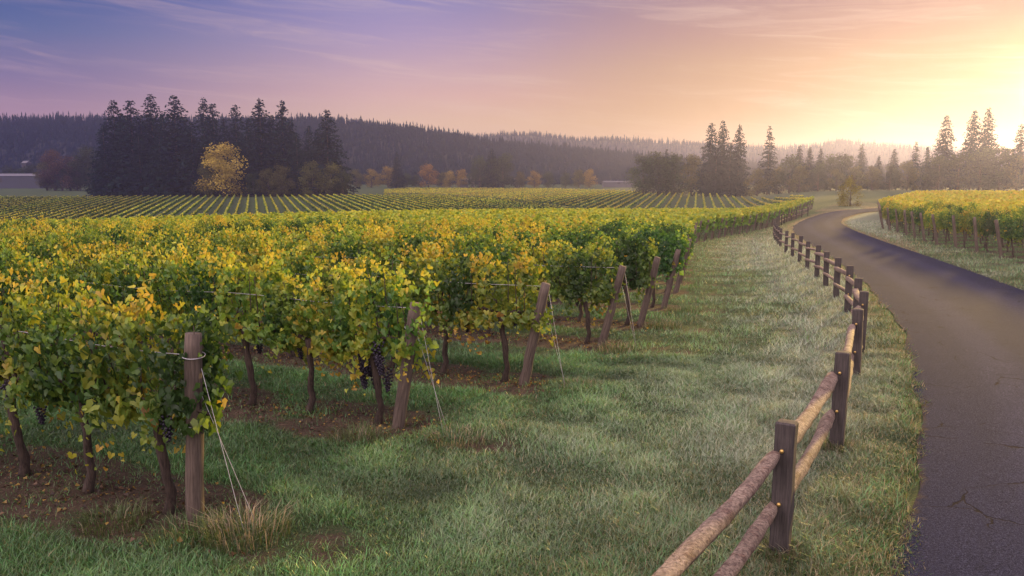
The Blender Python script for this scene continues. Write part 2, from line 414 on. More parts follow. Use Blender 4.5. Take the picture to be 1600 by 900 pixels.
def cover(X, Y):
    """what grows where: soil, frost, dry (0..1 each) at ground points"""
    X = np.asarray(X, float).ravel(); Y = np.asarray(Y, float).ravel()
    rd = road_dist(X, Y); ds, u = strip(X, Y)
    inside = ss(-1.6, .6, u)
    soil = ss(1.05, .42, ds) * ss(-.9, .2, u) * (.84 + .42 * patchy(X, Y, 1.9, 3)) * (Y < 130)
    # bare, worn patches just off the row ends
    soil = np.maximum(soil, (.42 + .3 * patchy(X, Y, 3.1, 14)) * ss(.9, .2, ds) * ss(-2.6, -1.4, u) * ss(-.3, -1.1, u) * (Y < 60))
    verge = ss(2.5, 2.0, rd); soil = np.maximum(soil, verge * .30)
    lane = (1 - inside) * ss(1.8, 3.2, rd)                              # the open headland between vines and fence
    mid = np.exp(-((u + 5.0 + .04 * Y) / 3.2) ** 2)
    frost = lane * (.10 + .85 * mid * ss(4.5, 10, Y) + .25 * ss(18, 40, Y)) + .20 * patchy(X, Y, .9, 5) * lane
    rightside = (X > Y * .43 + 3); frost = np.where(rightside & (u < 0), .22 + .3 * patchy(X, Y, .8, 8), frost)
    fieldm = (Y > 108) & (X > Y * .30)
    frost = np.where(fieldm, .40, frost)
    dry = .16 * patchy(X, Y, .75, 6) + .45 * ss(18, 50, Y) * (1 - inside)
    dry = np.maximum(dry, .55 * ss(4.6, 2.0, rd) * ss(14, 40, Y) * (rd < 9) * (~rightside))
    dry = np.maximum(dry, (.34 + .28 * patchy(X, Y, 2.1, 9)) * ss(5.2, 2.6, rd) * (~rightside))
    return np.clip(soil, 0, 1), np.clip(frost, 0, 1), np.clip(dry, 0, 1), rd, ds, u


XS = axis(-2400, -16, 26, 2400, .17, 1.06); YS = axis(-60, 4, 44, 2500, .17, 1.045)
GX, GY = np.meshgrid(XS, YS); n_x = len(XS)
soil, frost, dry, rd, ds, u = cover(GX, GY)
GZ = zf(GX, GY).ravel() + .022 * bumps(GX, GY).ravel() * ss(2.1, 3.2, rd) * (GY.ravel() < 80) - .03 * ss(1.95, 1.7, rd) * (GY.ravel() < 150) - .25 * ss(1.8, 1.2, rd) * ss(40, 60, GY.ravel())
ii = (np.arange(len(YS) - 1)[:, None] * n_x + np.arange(n_x - 1)[None]).ravel()
field = ss(120, 150, GY).ravel()
gm = mesh_np('ground', np.c_[GX.ravel(), GY.ravel(), GZ], np.c_[ii, ii + 1, ii + n_x + 1, ii + n_x], None, ground_material(), True,
             {'soil': soil, 'frost': frost, 'dry': dry, 'field': field * .85})
tag(link('ground', gm), 'rolling grass ground under the vineyards and the headland', kind='structure')

# road: a strip of its own, a crown of 4 cm
K = 13; lat = np.linspace(0, 1, K)
RP = RL[:, None] + nrm[:, None] * (lat[None, :, None] * ROAD_W)
wig = (np.sin(np.arange(len(RL)) * 1.7) + np.sin(np.arange(len(RL)) * .63 + 1)) * .05
RP[:, 0] -= nrm * wig[:, None]
rz = zf(RP[..., 0], RP[..., 1]) + .012 + .035 * (1 - (2 * lat - 1) ** 2)[None]
i0 = (np.arange(len(RL) - 1)[:, None] * K + np.arange(K - 1)[None]).ravel()
rm = mesh_np('road', np.c_[RP.reshape(-1, 2), rz.ravel()], np.c_[i0, i0 + K, i0 + K + 1, i0 + 1][:, ::-1], None, road_material(), True, {'lat': np.broadcast_to(lat, (len(RL), K))})
tag(link('road', rm), 'narrow dark asphalt road curving away past the rail fence', kind='structure')


# ------------------------------------------------------------------ grass
def blades(name, n, ymin, ymax, two):
    """single grass blades scattered over what the camera's surroundings show"""
    y = ymin * (ymax / ymin) ** rng.random(n) if not two else ymin + (ymax - ymin) * rng.random(n)
    x = y * rng.uniform(-.74, .74, n) + rng.normal(0, .4, n)
    s, f, d, rd, ds, u = cover(x, y)
    pch = patchy(x, y, 2.6, 21)
    keep = (rng.random(n) > np.clip(s * 1.75 - .15, 0, .90)) & (rd > 1.93 + .12 * rng.random(n) + .12 * pch)
    keep &= ~((u > 6) & (y > 26))
    x, y, f, d, rd, s, ds, u, pch = [a[keep] for a in (x, y, f, d, rd, s, ds, u, pch)]; n = len(x)
    sc = np.clip(y / 8, .8, 6) ** .72
    h = (.046 + .05 * rng.random(n) ** 3) * np.maximum(.4, 1 + .6 * pch + .25 * patchy(x, y, 6.5, 77)) * (1 + .25 * (sc - 1))
    h *= np.where((rd < 4.4) & (rd > 2.5), 1.25, 1.0) * np.where(s > .4, .75, 1)
    h = np.maximum(h, .025)
    wd = np.where(y < 13, .0031, .0040) * sc * rng.uniform(.7, 1.5, n)
    a = rng.uniform(0, 2 * math.pi, n); lean = h * rng.uniform(.25, 1.5, n)
    z = zf(x, y) + .022 * bumps(x, y) * ss(2.1, 3.2, rd) - .01
    px, py = np.cos(a) * wd, np.sin(a) * wd
    la = a + math.pi / 2 + rng.normal(0, .5, n); lx, ly = np.cos(la) * lean, np.sin(la) * lean
    # colour of the blade itself: green, straw or rimed with frost
    g = np.stack([.034 + .028 * rng.random(n), .078 + .045 * rng.random(n), .024 + .012 * rng.random(n)], 1)
    g *= (1.65 * np.maximum(.35, 1 + .38 * patchy(x, y, 1.4, 30) + .42 * pch) * rng.uniform(.55, 1.5, n))[:, None]
    yel = np.array([.15, .15, .04]); straw = np.array([.33, .27, .15]); rime = np.array([.44, .51, .38])
    r = rng.random(n)[:, None]
    yg = ss(5.2, 3.0, rd)[:, None]
    g = np.where(rng.random(n)[:, None] < .05 + .30 * yg, yel * rng.uniform(.7, 1.2, (n, 1)), g)
    g = np.where(r < np.clip(d * .55, 0, .6)[:, None], straw * rng.uniform(.55, 1.1, (n, 1)), g)
    fm = np.clip(f * (1 + .45 * pch) * rng.uniform(.0, 1.5, n), 0, .9)[:, None]          # rime lies on every blade, thicker on some
    g = g * (1 - fm) + rime * rng.uniform(.75, 1.05, (n, 1)) * fm
    B = np.c_[x, y, z]
    if two:
        V = np.stack([B + np.c_[px, py, 0 * x], B - np.c_[px, py, 0 * x],
                      B + np.c_[lx * .35 + px * .75, ly * .35 + py * .75, h * .62], B + np.c_[lx * .35 - px * .75, ly * .35 - py * .75, h * .62], B + np.c_[lx, ly, h * .93]], 1)
        k = np.arange(n)[:, None] * 5
        Fc = np.vstack([k + [0, 1, 2], k + [1, 3, 2], k + [2, 3, 4]]); C = np.vstack([g, g, g])
    else:
        V = np.stack([B + np.c_[px, py, 0 * x], B - np.c_[px, py, 0 * x], B + np.c_[lx, ly, h]], 1)
        Fc = np.arange(n)[:, None] * 3 + np.array([0, 1, 2]); C = g
    return V.reshape(-1, 3), Fc, C


va, fa, ca = blades('a', 560000, 4.2, 13, True)
vb, fb, cb = blades('b', 380000, 11, 75, False)
tag(link('grass', mesh_np('grass', np.vstack([va, vb]), np.vstack([fa, fb + len(va)]), np.vstack([ca, cb]), M_grass)), 'short dewy grass of the headland and the alleys between the vine rows', kind='stuff')
del va, vb, fa, fb


# ------------------------------------------------------------------ leaf scattering
def frames(nv, tv):
    nv = nv / (np.linalg.norm(nv, axis=1)[:, None] + 1e-9); tv = tv - nv * (tv * nv).sum(1)[:, None]
    tv /= np.linalg.norm(tv, axis=1)[:, None] + 1e-9; return nv, tv, np.cross(nv, tv)


LOBE = np.array([(-.12, .0), (-.62, -.22), (-.86, .30), (-.55, .62), (-.42, 1.02), (0, 1.42), (.42, 1.02), (.55, .62), (.86, .30), (.62, -.22), (.12, .0)])


def leaf_faces(C, nv, tv, size, detail):
    """leaves at C, facing nv, tips along tv; detail 2 = lobed vine leaf, 1 = folded diamond, 0 = one quad"""
    nv, tv, bv = frames(nv, tv); n = len(C); s = size[:, None]
    if detail == 2:
        O = np.vstack([[(0, .45)], LOBE]); zz = np.abs(O[:, 0]) * .38 - np.maximum(O[:, 1] - .6, 0) ** 2 * .45
        tri = np.array([(0, k, k + 1) for k in range(1, 11)])
    elif detail == 1:
        O = np.array([(0, -.05), (-.72, .45), (0, 1.3), (.72, .45)]); zz = np.array([0, .3, -.2, .3]); tri = np.array([(0, 2, 1), (0, 3, 2)])
    else:
        O = np.array([(-.6, -.5), (.6, -.5), (.5, .7), (-.5, .6)]); zz = np.array([0, .2, 0, .2]); tri = np.array([(0, 1, 2, 3)])
    V = C[:, None] + s[:, None] * (O[None, :, 0, None] * bv[:, None] + O[None, :, 1, None] * tv[:, None] + zz[None, :, None] * nv[:, None])
    Fc = (np.arange(n) * len(O))[:, None, None] + tri[None]
    return V.reshape(-1, 3), Fc.reshape(-1, tri.shape[1]), len(tri)


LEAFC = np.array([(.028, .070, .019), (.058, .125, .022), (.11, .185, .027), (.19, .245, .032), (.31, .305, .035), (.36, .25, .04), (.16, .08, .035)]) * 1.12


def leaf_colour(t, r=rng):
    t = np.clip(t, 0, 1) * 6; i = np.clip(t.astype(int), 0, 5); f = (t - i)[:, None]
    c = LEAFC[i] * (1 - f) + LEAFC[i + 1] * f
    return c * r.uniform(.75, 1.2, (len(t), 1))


def vine_foliage(seed, detail, nsh, size, yellow, rise=0.0):
    r = np.random.default_rng(seed); Cs, Ns, Ts, tt, sz = [], [], [], [], []
    clump = r.uniform(-.62, .62, 4); cl_t = r.choice([-.25, -.18, .1, .22], 4)
    for k in range(nsh):
        x0 = -.56 + 1.12 * (k + r.random()) / nsh; y0 = r.normal(0, .05); hang = r.random() < .28
        side = r.choice([-1, 1]); m = int((22 if not hang else 13) * r.uniform(.8, 1.15)); s = np.linspace(0, 1, m)
        top = r.normal(1.68 + rise, .08) + (.16 if r.random() < .16 else 0)
        if hang:
            z = .93 + .22 * np.sin(s * 2.2) - .66 * s ** 1.6 * r.uniform(.4, 1.0); y = y0 + side * (.12 + .20 * s); x = x0 + r.normal(0, .12) * s
        else:
            z = .88 + (top - .88) * (1.16 * s - .16 * s ** 6); y = y0 + side * .22 * np.sin(s * 2.6) * r.uniform(.3, 1.3) + r.normal(0, .05) * s; x = x0 + r.normal(0, .16) * s
            if r.random() < .3: z = z - np.maximum(s - .75, 0) * 1.6 * r.random(); y = y + side * np.maximum(s - .7, 0) * .9
        for rep in range(3):
            P = np.c_[x, y, z] + r.normal(0, 1, (m, 3)) * np.array([.06, .075, .045])
            sd = np.sign(P[:, 1] + r.normal(0, .08, m)); sd[sd == 0] = 1
            out = np.c_[r.normal(0, .45, m), sd * 1.0, r.normal(.15, .5, m)]
            tip = np.c_[r.normal(0, .6, m), sd * .35 + r.normal(0, .3, m), -.9 + r.normal(0, .55, m)]
            cl = (np.exp(-((P[:, 0:1] - clump[None]) / .2) ** 2) * cl_t[None]).sum(1)
            hgt = (P[:, 2] - 1.0)
            tint = yellow + cl + r.normal(0, .12) + r.normal(0, .06, m) + .26 * np.clip(-hgt / .28, 0, 1.3) + .24 * ss(1.50 + rise, 1.80 + rise, P[:, 2]) - .07 * ss(1.0, 1.2, P[:, 2]) * ss(1.65, 1.45, P[:, 2]) - .08 * (rep == 0)  # sunlit tops and shaded flanks put into the leaf colour
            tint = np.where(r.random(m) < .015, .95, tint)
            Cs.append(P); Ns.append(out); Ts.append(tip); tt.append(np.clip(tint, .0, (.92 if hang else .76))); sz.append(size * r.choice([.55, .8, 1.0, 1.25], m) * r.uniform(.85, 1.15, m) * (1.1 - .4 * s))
    C = np.vstack(Cs); V, Fc, k = leaf_faces(C, np.vstack(Ns), np.vstack(Ts), np.concatenate(sz), detail)
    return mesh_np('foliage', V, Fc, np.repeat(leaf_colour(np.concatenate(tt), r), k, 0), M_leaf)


def vine_trunk(seed):
    r = np.random.default_rng(seed); s = np.linspace(0, 1, 9)
    P = np.c_[.05 * np.sin(s * 4 + r.random() * 6) + r.normal(0, .012, 9), .04 * np.sin(s * 5 + r.random() * 6), -.06 + s * 1.02]
    b = MB().tube(P, np.interp(s, [0, .1, .8, 1], [.062, .045, .036, .05]) * r.uniform(.85, 1.2), 9, .11)
    return b.mesh('trunk', M_bark), P[-1]


def vine_cordon(seed):
    r = np.random.default_rng(seed + 90); b = MB()
    for sd in (-1, 1):
        s = np.linspace(0, 1, 8); b.tube(np.c_[sd * s * .55, .02 * np.sin(s * 7 + r.random() * 5), .94 + .05 * np.sin(s * 3) + r.normal(0, .008, 8)], np.interp(s, [0, 1], [.03, .016]), 7, .12)
        for k in range(4):
            x = sd * (.08 + .13 * k); q = np.linspace(0, 1, 5)
            b.tube(np.c_[x + r.normal(0, .06) * q, r.normal(0, .08) * q, .96 + q * r.uniform(.35, .8)], .007 * (1.2 - q * .6), 5, .05)
    return b.mesh('cordon', M_bark)


def grape_mesh(seed):
    r = np.random.default_rng(seed + 55); bmv, bmf, n = [], [], 0
    ph = (1 + 5 ** .5) / 2
    ico = np.array([(-1, ph, 0), (1, ph, 0), (-1, -ph, 0), (1, -ph, 0), (0, -1, ph), (0, 1, ph), (0, -1, -ph), (0, 1, -ph), (ph, 0, -1), (ph, 0, 1), (-ph, 0, -1), (-ph, 0, 1)]) / math.hypot(1, ph)
    icf = np.array([(0, 11, 5), (0, 5, 1), (0, 1, 7), (0, 7, 10), (0, 10, 11), (1, 5, 9), (5, 11, 4), (11, 10, 2), (10, 7, 6), (7, 1, 8), (3, 9, 4), (3, 4, 2), (3, 2, 6), (3, 6, 8), (3, 8, 9), (4, 9, 5), (2, 4, 11), (6, 2, 10), (8, 6, 7), (9, 8, 1)])
    for k in range(46):
        s = k / 46; rad = .05 * (1 - s * .8) * (.55 + .45 * (k % 2)); a = k * 2.4 + r.uniform(-.2, .2)
        bmv.append(ico * .0105 + [math.cos(a) * rad, math.sin(a) * rad, -.16 * s]); bmf.append(icf + n); n += 12
    return mesh_np('grape_cluster', np.vstack(bmv), np.vstack(bmf), None, M_grape, True)


ORD = ['', 'first', 'second', 'third', 'fourth', 'fifth', 'sixth', 'seventh', 'eighth', 'ninth', 'tenth', 'eleventh', 'twelfth', 'thirteenth', 'fourteenth', 'fifteenth', 'sixteenth',
       'seventeenth', 'eighteenth', 'nineteenth']
TENS = {2: ('twentieth', 'twenty'), 3: ('thirtieth', 'thirty'), 4: ('fortieth', 'forty'), 5: ('fiftieth', 'fifty')}


def ordinal(n): return ORD[n] if n < 20 else (TENS[n // 10][0] if n % 10 == 0 else TENS[n // 10][1] + ' ' + ORD[n % 10])


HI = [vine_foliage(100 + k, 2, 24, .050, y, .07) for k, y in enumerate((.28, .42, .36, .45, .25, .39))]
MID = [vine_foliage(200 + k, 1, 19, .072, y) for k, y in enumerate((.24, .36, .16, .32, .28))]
TRUNK = [vine_trunk(k) for k in range(5)]; CORD = [vine_cordon(k) for k in range(4)]; GRAPE = [grape_mesh(k) for k in range(3)]
LOOK = ('mostly green', 'yellow and green', 'green and yellow', 'golden', 'dense green', 'yellowing')


def vine(p, ang, hi, label, k, cordon, grapes, sc=1.0):
    o = thing('grapevine', label, 'grapevine', (p[0], p[1], float(zf(*p))), ang, (1, 1, sc), 'grapevines trained along the vineyard rows')
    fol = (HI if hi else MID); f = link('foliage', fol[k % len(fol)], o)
    if random.random() < .5: f.rotation_euler.z = math.pi
    f.scale = (random.uniform(.96, 1.12), random.uniform(.75, 1.0), random.uniform(.94, 1.06))
    tr, top = TRUNK[(k * 3) % 5]; link('trunk', tr, o, rot=(0, 0, 0))
    if cordon: link('cordon', CORD[k % 4], o)
    for _ in range(grapes):
        link('grape_cluster', random.choice(GRAPE), o, (random.uniform(-.4, .4), random.choice((-1, 1)) * random.uniform(.04, .2), random.uniform(.72, .98)), (0, 0, random.random() * 6), (1.3, 1.3, 1.3))
    return o


A1 = math.atan2(D1[1], D1[0]); A2 = math.atan2(D2[1], D2[0])
first_gap = [.34, .30, .32, .30, .3, .3, .3]
budget = 262; nv = 0; rest = []            # rest: row pieces that go to the one mass of far vines
for r_, e in enumerate(ends):
    uo = first_gap[r_] if r_ < 7 else .35; k = 1
    while True:
        p = e + D1 * uo
        if p[0] < -.70 * p[1] - 1.2 or p[1] > block_limit(*p): break
        if r_ <= 10 and nv < budget:
            look = ('yellowing' if r_ > 1 else ('green and gold' if k % 2 else 'golden'))
            if r_ == 1 and k == 1: lab = 'green and gold grapevine with a big dark grape mass by the second end post'
            elif r_ == 0 and k == 1: lab = 'leafy green and gold grapevine overhanging the nearest upright end post'
            else: lab = f'{look} grapevine, {ordinal(k)} from the end post in the {ordinal(r_ + 1)} vine row'
            o = vine(p, A1, r_ < 4, lab, r_ * 5 + k * 2 + (k // 3), r_ < 5, (2 if r_ < 2 else 1) if r_ < 4 else 0, random.uniform(.95, 1.06))
            nv += 1
            if r_ == 1 and k == 1:
                for _ in range(9): link('grape_cluster', random.choice(GRAPE), o, (random.uniform(-.16, .2), random.uniform(-.22, .2), random.uniform(.52, .98)), (0, 0, random.random() * 6), (1.6, 1.6, 1.6))
        else:
            rest.append((p, A1, 1.0))
        uo += .98 if r_ < 3 else 1.02; k += 1
nv2 = 0
for r_, e in enumerate(ends2):
    uo = .5; k = 1
    while True:
        p = e + D2 * uo
        if p[0] > .78 * p[1] + 4 or uo > 110: break
        if k <= (4 if r_ < 9 else 1) and nv2 < 38 and p[0] < .66 * p[1]:
            lab = f'golden grapevine beyond the road, {ordinal(k)} from the {ordinal(r_ + 1)} leaning post there'
            vine(p, A2, False, lab, r_ * 3 + k, False, 0, random.uniform(.98, 1.1)); nv2 += 1
        else: rest.append((p, A2, 1.08))
        uo += 1.05; k += 1
# the far part of both blocks, past counting: one mass of leaves and stems
P = np.array([q[0] for q in rest]); A = np.array([q[1] for q in rest]); HS = np.array([q[2] for q in rest]); dist = P[:, 1]
cnt = np.clip(5200 / dist, 34, 150).astype(int); idx = np.repeat(np.arange(len(P)), cnt); n = len(idx)
lx = rng.uniform(-.56, .56, n); zt = 1 - rng.random(n) ** 1.5; ly = rng.normal(0, .14, n) * (1.25 - .5 * zt)
pw = 1 + .09 * np.sin(P[idx, 0] * 3.1 + lx * 5) + .05 * np.sin(lx * 17 + P[idx, 1] * 9)
lz = (.68 + 1.0 * zt * pw) * HS[idx]
ca_, sa_ = np.cos(A[idx]), np.sin(A[idx])
X = P[idx, 0] + lx * ca_ - ly * sa_; Y = P[idx, 1] + lx * sa_ + ly * ca_
C = np.c_[X, Y, zf(X, Y) + lz]
Nn = rng.normal(0, .6, (n, 3)); Nn[:, 2] += .35; sg = np.where(ly > 0, 1, -1); Nn[:, 0] += -sa_ * sg; Nn[:, 1] += ca_ * sg
Tt = rng.normal(0, .6, (n, 3)); Tt[:, 2] -= .7
sz = .09 * np.clip(dist[idx] / 32, 1, 1.9) * rng.uniform(.7, 1.25, n)
tint = .26 + rng.normal(0, .08, n) + .26 * ss(1.15, 1.6, lz) + .05 * ss(30, 90, dist[idx]) + .12 * (P[idx, 0] > P[idx, 1] * .43) + .1 * patchy(X, Y, .9, 41)  # lit row tops and golden light on the right block put into the tint
V, Fc, k = leaf_faces(C, Nn, Tt, sz, 0)
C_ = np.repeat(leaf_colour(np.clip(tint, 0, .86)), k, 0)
# stems of the same mass, as slim crossed blades of bark colour
st = P[np.arange(len(P))]; zb = zf(st[:, 0], st[:, 1]); m_ = len(st); w_ = .03
SV = np.stack([np.c_[st[:, 0] - w_, st[:, 1], zb], np.c_[st[:, 0] + w_, st[:, 1], zb], np.c_[st[:, 0] + w_, st[:, 1] + .02, zb + .95], np.c_[st[:, 0] - w_, st[:, 1] + .02, zb + .95]], 1).reshape(-1, 3)
SF = np.arange(m_)[:, None] * 4 + np.arange(4)[None]
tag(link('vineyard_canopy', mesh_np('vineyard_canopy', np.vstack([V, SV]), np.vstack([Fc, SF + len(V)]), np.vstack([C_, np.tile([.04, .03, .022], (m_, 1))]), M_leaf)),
    'the farther vine rows of the near vineyard blocks, seen as one leafy mass', kind='stuff')


# ------------------------------------------------------------------ end posts, guy wires, trellis wires
def post_mesh(seed, h=1.5, r0=.072):
    r = np.random.default_rng(seed); s = np.linspace(0, 1, 12)
    P = np.c_[r.normal(0, .004, 12), r.normal(0, .004, 12), -.25 + s * (h + .25)]
    rad = r0 * (1.05 - .1 * s) * (1 + r.normal(0, .02, 12)); rad[-1] *= .93
    return MB().tube(P, rad, 14, .018).mesh('end_post', M_post)


PM = [post_mesh(k) for k in range(4)]
LEAN = [.06, .185, .23, .25, .23, .22, .22]
for r_, e in enumerate(ends):
    z = float(zf(*e)); lean = LEAN[r_] if r_ < 7 else random.uniform(.1, .22)
    if r_ == 0: lab = 'nearest weathered round end post, almost upright beside the leafy vine'
    else: lab = f'weathered wooden end post leaning outward at the end of the {ordinal(r_ + 1)} vine row'
    o = link('end_post', PM[r_ % 4], None, (e[0], e[1], z)); tag(o, lab, 'post', 'end posts of the vine rows'); o.scale.z = 1.07 if r_ == 0 else 1
    ax = Vector((-D1[0], -D1[1], 0)); o.rotation_euler = (Matrix.Rotation(lean, 3, Vector((0, 0, 1)).cross(ax).normalized()) @ Matrix.Rotation(r_ * 1.3, 3, 'Z')).to_euler()
    if r_ < 4:
        inv = o.matrix_basis.inverted(); bpy.context.view_layer.update()
        for q, (a_, b_, dd) in enumerate(((1.10, .10, .0), (1.32, -.12, .22))):
            s_ = ax * (lean * a_ + .085) + Vector((0, 0, a_))
            s_ += Vector((e[0], e[1], z)); g_ = Vector((e[0], e[1], 0)) + ax * (.62 + dd * .35) + Vector((N1[0], N1[1], 0)) * b_
            g_.z = float(zf(g_.x, g_.y)) - .03
            pts = np.array([inv @ s_.lerp(g_, k / 4) for k in range(5)])
            link('guy_wire', MB().tube(pts, .0024, 5).mesh('guy_wire', M_wire), o)
        if r_ < 2:
            th = np.linspace(0, 2 * math.pi, 25)
            for hz_ in ((1.33, .80) if r_ == 0 else (1.2,)): link('wire_wrap', MB().tube(np.c_[.088 * np.cos(th), .088 * np.sin(th), hz_ + .01 * np.sin(th)], .004, 5, cap=False).mesh('wire_wrap', M_wire), o)
    if r_ < 4:
        L_ = [3.8, 8.2, 12, 15][r_]; s_ = np.linspace(0, L_, 14); q = e[None] + D1[None] * s_[:, None]
        zz = zf(q[:, 0], q[:, 1]) + 1.42 - .02 * np.sin(s_ * 2)
        q = q - D1[None] * (lean * 1.4 * (1 - np.minimum(s_, 1)))[:, None]
        tag(link('trellis_wire', MB().tube(np.c_[q, zz], .004, 5).mesh('trellis_wire', M_wire)), f'thin trellis wire strung through the foliage of the {ordinal(r_ + 1)} vine row', 'wire', 'trellis wires')
for r_, e in enumerate(ends2):
    o = link('end_post', PM[r_ % 4], None, (e[0], e[1], float(zf(*e))), scale=(1, 1, 1.08))
    ax = Vector((-D2[0], -D2[1], 0)); lean = random.uniform(.16, .26)
    o.rotation_euler = (Matrix.Rotation(lean, 3, Vector((0, 0, 1)).cross(ax).normalized()) @ Matrix.Rotation(r_ * 1.3, 3, 'Z')).to_euler()
    tag(o, f'brown wooden post leaning toward the road, {ordinal(r_ + 1)} along the vineyard beyond it', 'post', 'leaning posts beyond the road')

# ------------------------------------------------------------------ rail fence along the road
fence_px = [(1218, 865), (1307, 700), (1336, 592), (1344, 552), (1337, 515), (1324, 488), (1306, 465), (1290, 447), (1276, 433), (1261, 420), (1249, 409), (1238, 401), (1228, 394), (1219, 386), (1213, 378), (1209, 370),
            (1210, 361), (1217, 353), (1230, 346.5), (1247, 341), (1262, 337)]
FP = np.array([ground_at(*p) for p in fence_px])
p0 = FP[0] - (FP[1] - FP[0]) * 1.03 + np.array([-.12, 0]); pm = p0 - (FP[0] - p0) * 1.0
far = resample(np.array(FP[13:]), 2.9)
FP = np.vstack([pm, p0, FP[:13], far]); NP = len(FP)
fence = thing('rail_fence', 'weathered split rail fence with dark posts curving along the road', 'fence', (FP[2][0], FP[2][1], float(zf(*FP[2]))))
bpy.context.view_layer.update(); fo = np.array(fence.location)


def fence_post_mesh(seed):
    r = np.random.default_rng(seed); hw, hd, ht = .072, .062, 1.02; b = MB(); zs = np.linspace(-.3, ht, 9); ring = []
    oct_ = np.array([(-1, -.78), (-.78, -1), (.78, -1), (1, -.78), (1, .78), (.78, 1), (-.78, 1), (-1, .78)]) * [hw, hd]
    V = np.vstack([np.c_[oct_ * (1 + r.normal(0, .012)) + r.normal(0, .002, (8, 2)), np.full(8, z)] for z in zs] + [np.c_[oct_ * .86, np.full(8, ht + .012)], [[0, 0, ht + .016]]])
    n = 10; i = (np.arange(n - 1)[:, None] * 8); j = np.arange(8)[None]
    Q = np.stack([i + j, i + (j + 1) % 8, i + 8 + (j + 1) % 8, i + 8 + j], -1).reshape(-1, 4)
    k = (n - 1) * 8; jj = np.arange(8); Q = np.vstack([Q, np.c_[k + jj, k + (jj + 1) % 8, np.full(8, n * 8), np.full(8, n * 8)]])
    b.add(V, Q); return b.mesh('post', M_fpost, False)


FM = [fence_post_mesh(k) for k in range(4)]
bolt = MB().tube([(0, 0, 0), (0, -.012, 0), (0, -.02, 0)], [.016, .016, .009], 8).mesh('bolt', M_brass)
RH = (.82, .41)
for k in range(NP):
    p = FP[k]; a = FP[min(k + 1, NP - 1)] - FP[max(k - 1, 0)]; ang = math.atan2(a[1], a[0])
    po = link('post', FM[k % 4], fence, (p[0] - fo[0], p[1] - fo[1], float(zf(*p)) - fo[2]), (random.uniform(-.02, .02), random.uniform(-.02, .02), ang - math.pi / 2 + random.uniform(-.08, .08)), (1, 1, random.uniform(.97, 1.03)))
    if k < 8:
        for h in RH: link('bolt', bolt, po, (-.01, -.066, h - .0), (0, 0, 0), (1, 1, 1))
    if k == NP - 1: break
    q = FP[k + 1]; L = math.hypot(*(q - p)); u_ = (q - p) / L; side = np.array([-u_[1], u_[0]])
    for h in RH:
        s_ = np.linspace(0, 1.015, 19); r0 = .057 * random.uniform(.9, 1.1)
        rad = r0 * np.interp(s_, [0, .05, .95, 1.015], [.8, .97, 1.0, .6]) * (1 + np.convolve(rng.normal(0, .07, 21), [.3, .4, .3], 'valid')) * np.interp(k, [0, 10], [1, .78])
        off = .025 * np.sin(s_ * 5 + k) ; hh = np.interp(s_, [0, 1], [h + .035, h - .045]) + .012 * np.sin(s_ * 4 + k * 2)
        sh = np.interp(s_, [0, 1], [-.008, .066])
        Q = p[None] + u_[None] * (s_ * L)[:, None] + side[None] * (off * .5 + sh)[:, None]
        zz = np.interp(s_, [0, 1], [float(zf(*p)), float(zf(*q))]) + hh
        link('rail', MB().tube(np.c_[Q, zz] - fo, rad, 16 if k < 10 else 8, .05, True, (.13, random.random() * 6, random.random() * 6, random.uniform(-.8, .8))).mesh('rail', M_rail), fence)


# ------------------------------------------------------------------ grass tufts and fallen leaves
def tuft_mesh(seed, n, h, spread, straw):
    r = np.random.default_rng(seed); a = r.uniform(0, 6.28, n); rad = spread * np.sqrt(r.random(n)) * .7; hh = h * r.uniform(.4, 1.15, n)
    B = np.c_[np.cos(a) * rad, np.sin(a) * rad, np.full(n, -.02)]; la = a + r.normal(0, .7, n); ln = hh * r.uniform(.25, 1.1, n)
    wd = .0027 * r.uniform(.7, 1.4, n); pa = la + math.pi / 2; W = np.c_[np.cos(pa), np.sin(pa), 0 * a] * wd[:, None]; Ld = np.c_[np.cos(la), np.sin(la), 0 * a]
    M1 = B + Ld * (ln * .3)[:, None] + np.c_[0 * a, 0 * a, hh * .65]; T = B + Ld * ln[:, None] + np.c_[0 * a, 0 * a, hh * .9]
    V = np.stack([B + W, B - W, M1 + W * .8, M1 - W * .8, T], 1).reshape(-1, 3); k = np.arange(n)[:, None] * 5
    Fc = np.vstack([k + [0, 1, 2], k + [1, 3, 2], k + [2, 3, 4]])
    s = r.random(n)[:, None] < straw
    C = np.where(s, np.array([.29, .255, .165]) * r.uniform(.6, 1.15, (n, 1)), np.array([.06, .10, .03]) * r.uniform(.7, 1.4, (n, 1)))
    return mesh_np('grass_tuft', V, Fc, np.vstack([C, C, C]), M_grass)


TUFTS = [(388, 842, 520, .27, .46, .42, 'pale straw coloured grass tuft at the guy wires of the nearest end post'),
         (300, 838, 500, .17, .45, .12, 'low green grass tuft at the foot of the nearest end post'),
         (180, 818, 420, .15, .4, .1, 'low green grass tuft under the first row, left of the nearest post'),
         (715, 690, 420, .15, .5, .45, 'straw tipped grass tuft beside the guy wires of the second end post'),
         (560, 690, 500, .18, .45, .15, 'green grass tuft under the last vine of the second row'),
         (905, 607, 380, .14, .5, .3, 'dry grass tuft beside the third leaning end post'),
         (965, 548, 400, .18, .55, .35, 'dry grass tuft at the foot of the fourth end post'),
         (1035, 512, 450, .2, .6, .35, 'dark grass tuft near the foot of the fifth end post'),
         (1070, 487, 420, .2, .7, .2, 'low green grass tuft near the sixth end post'),
         (1222, 872, 420, .16, .22, .35, 'grass tuft growing round the nearest fence post'),
         (1310, 705, 380, .17, .22, .4, 'grass tuft growing round the second nearest fence post')]
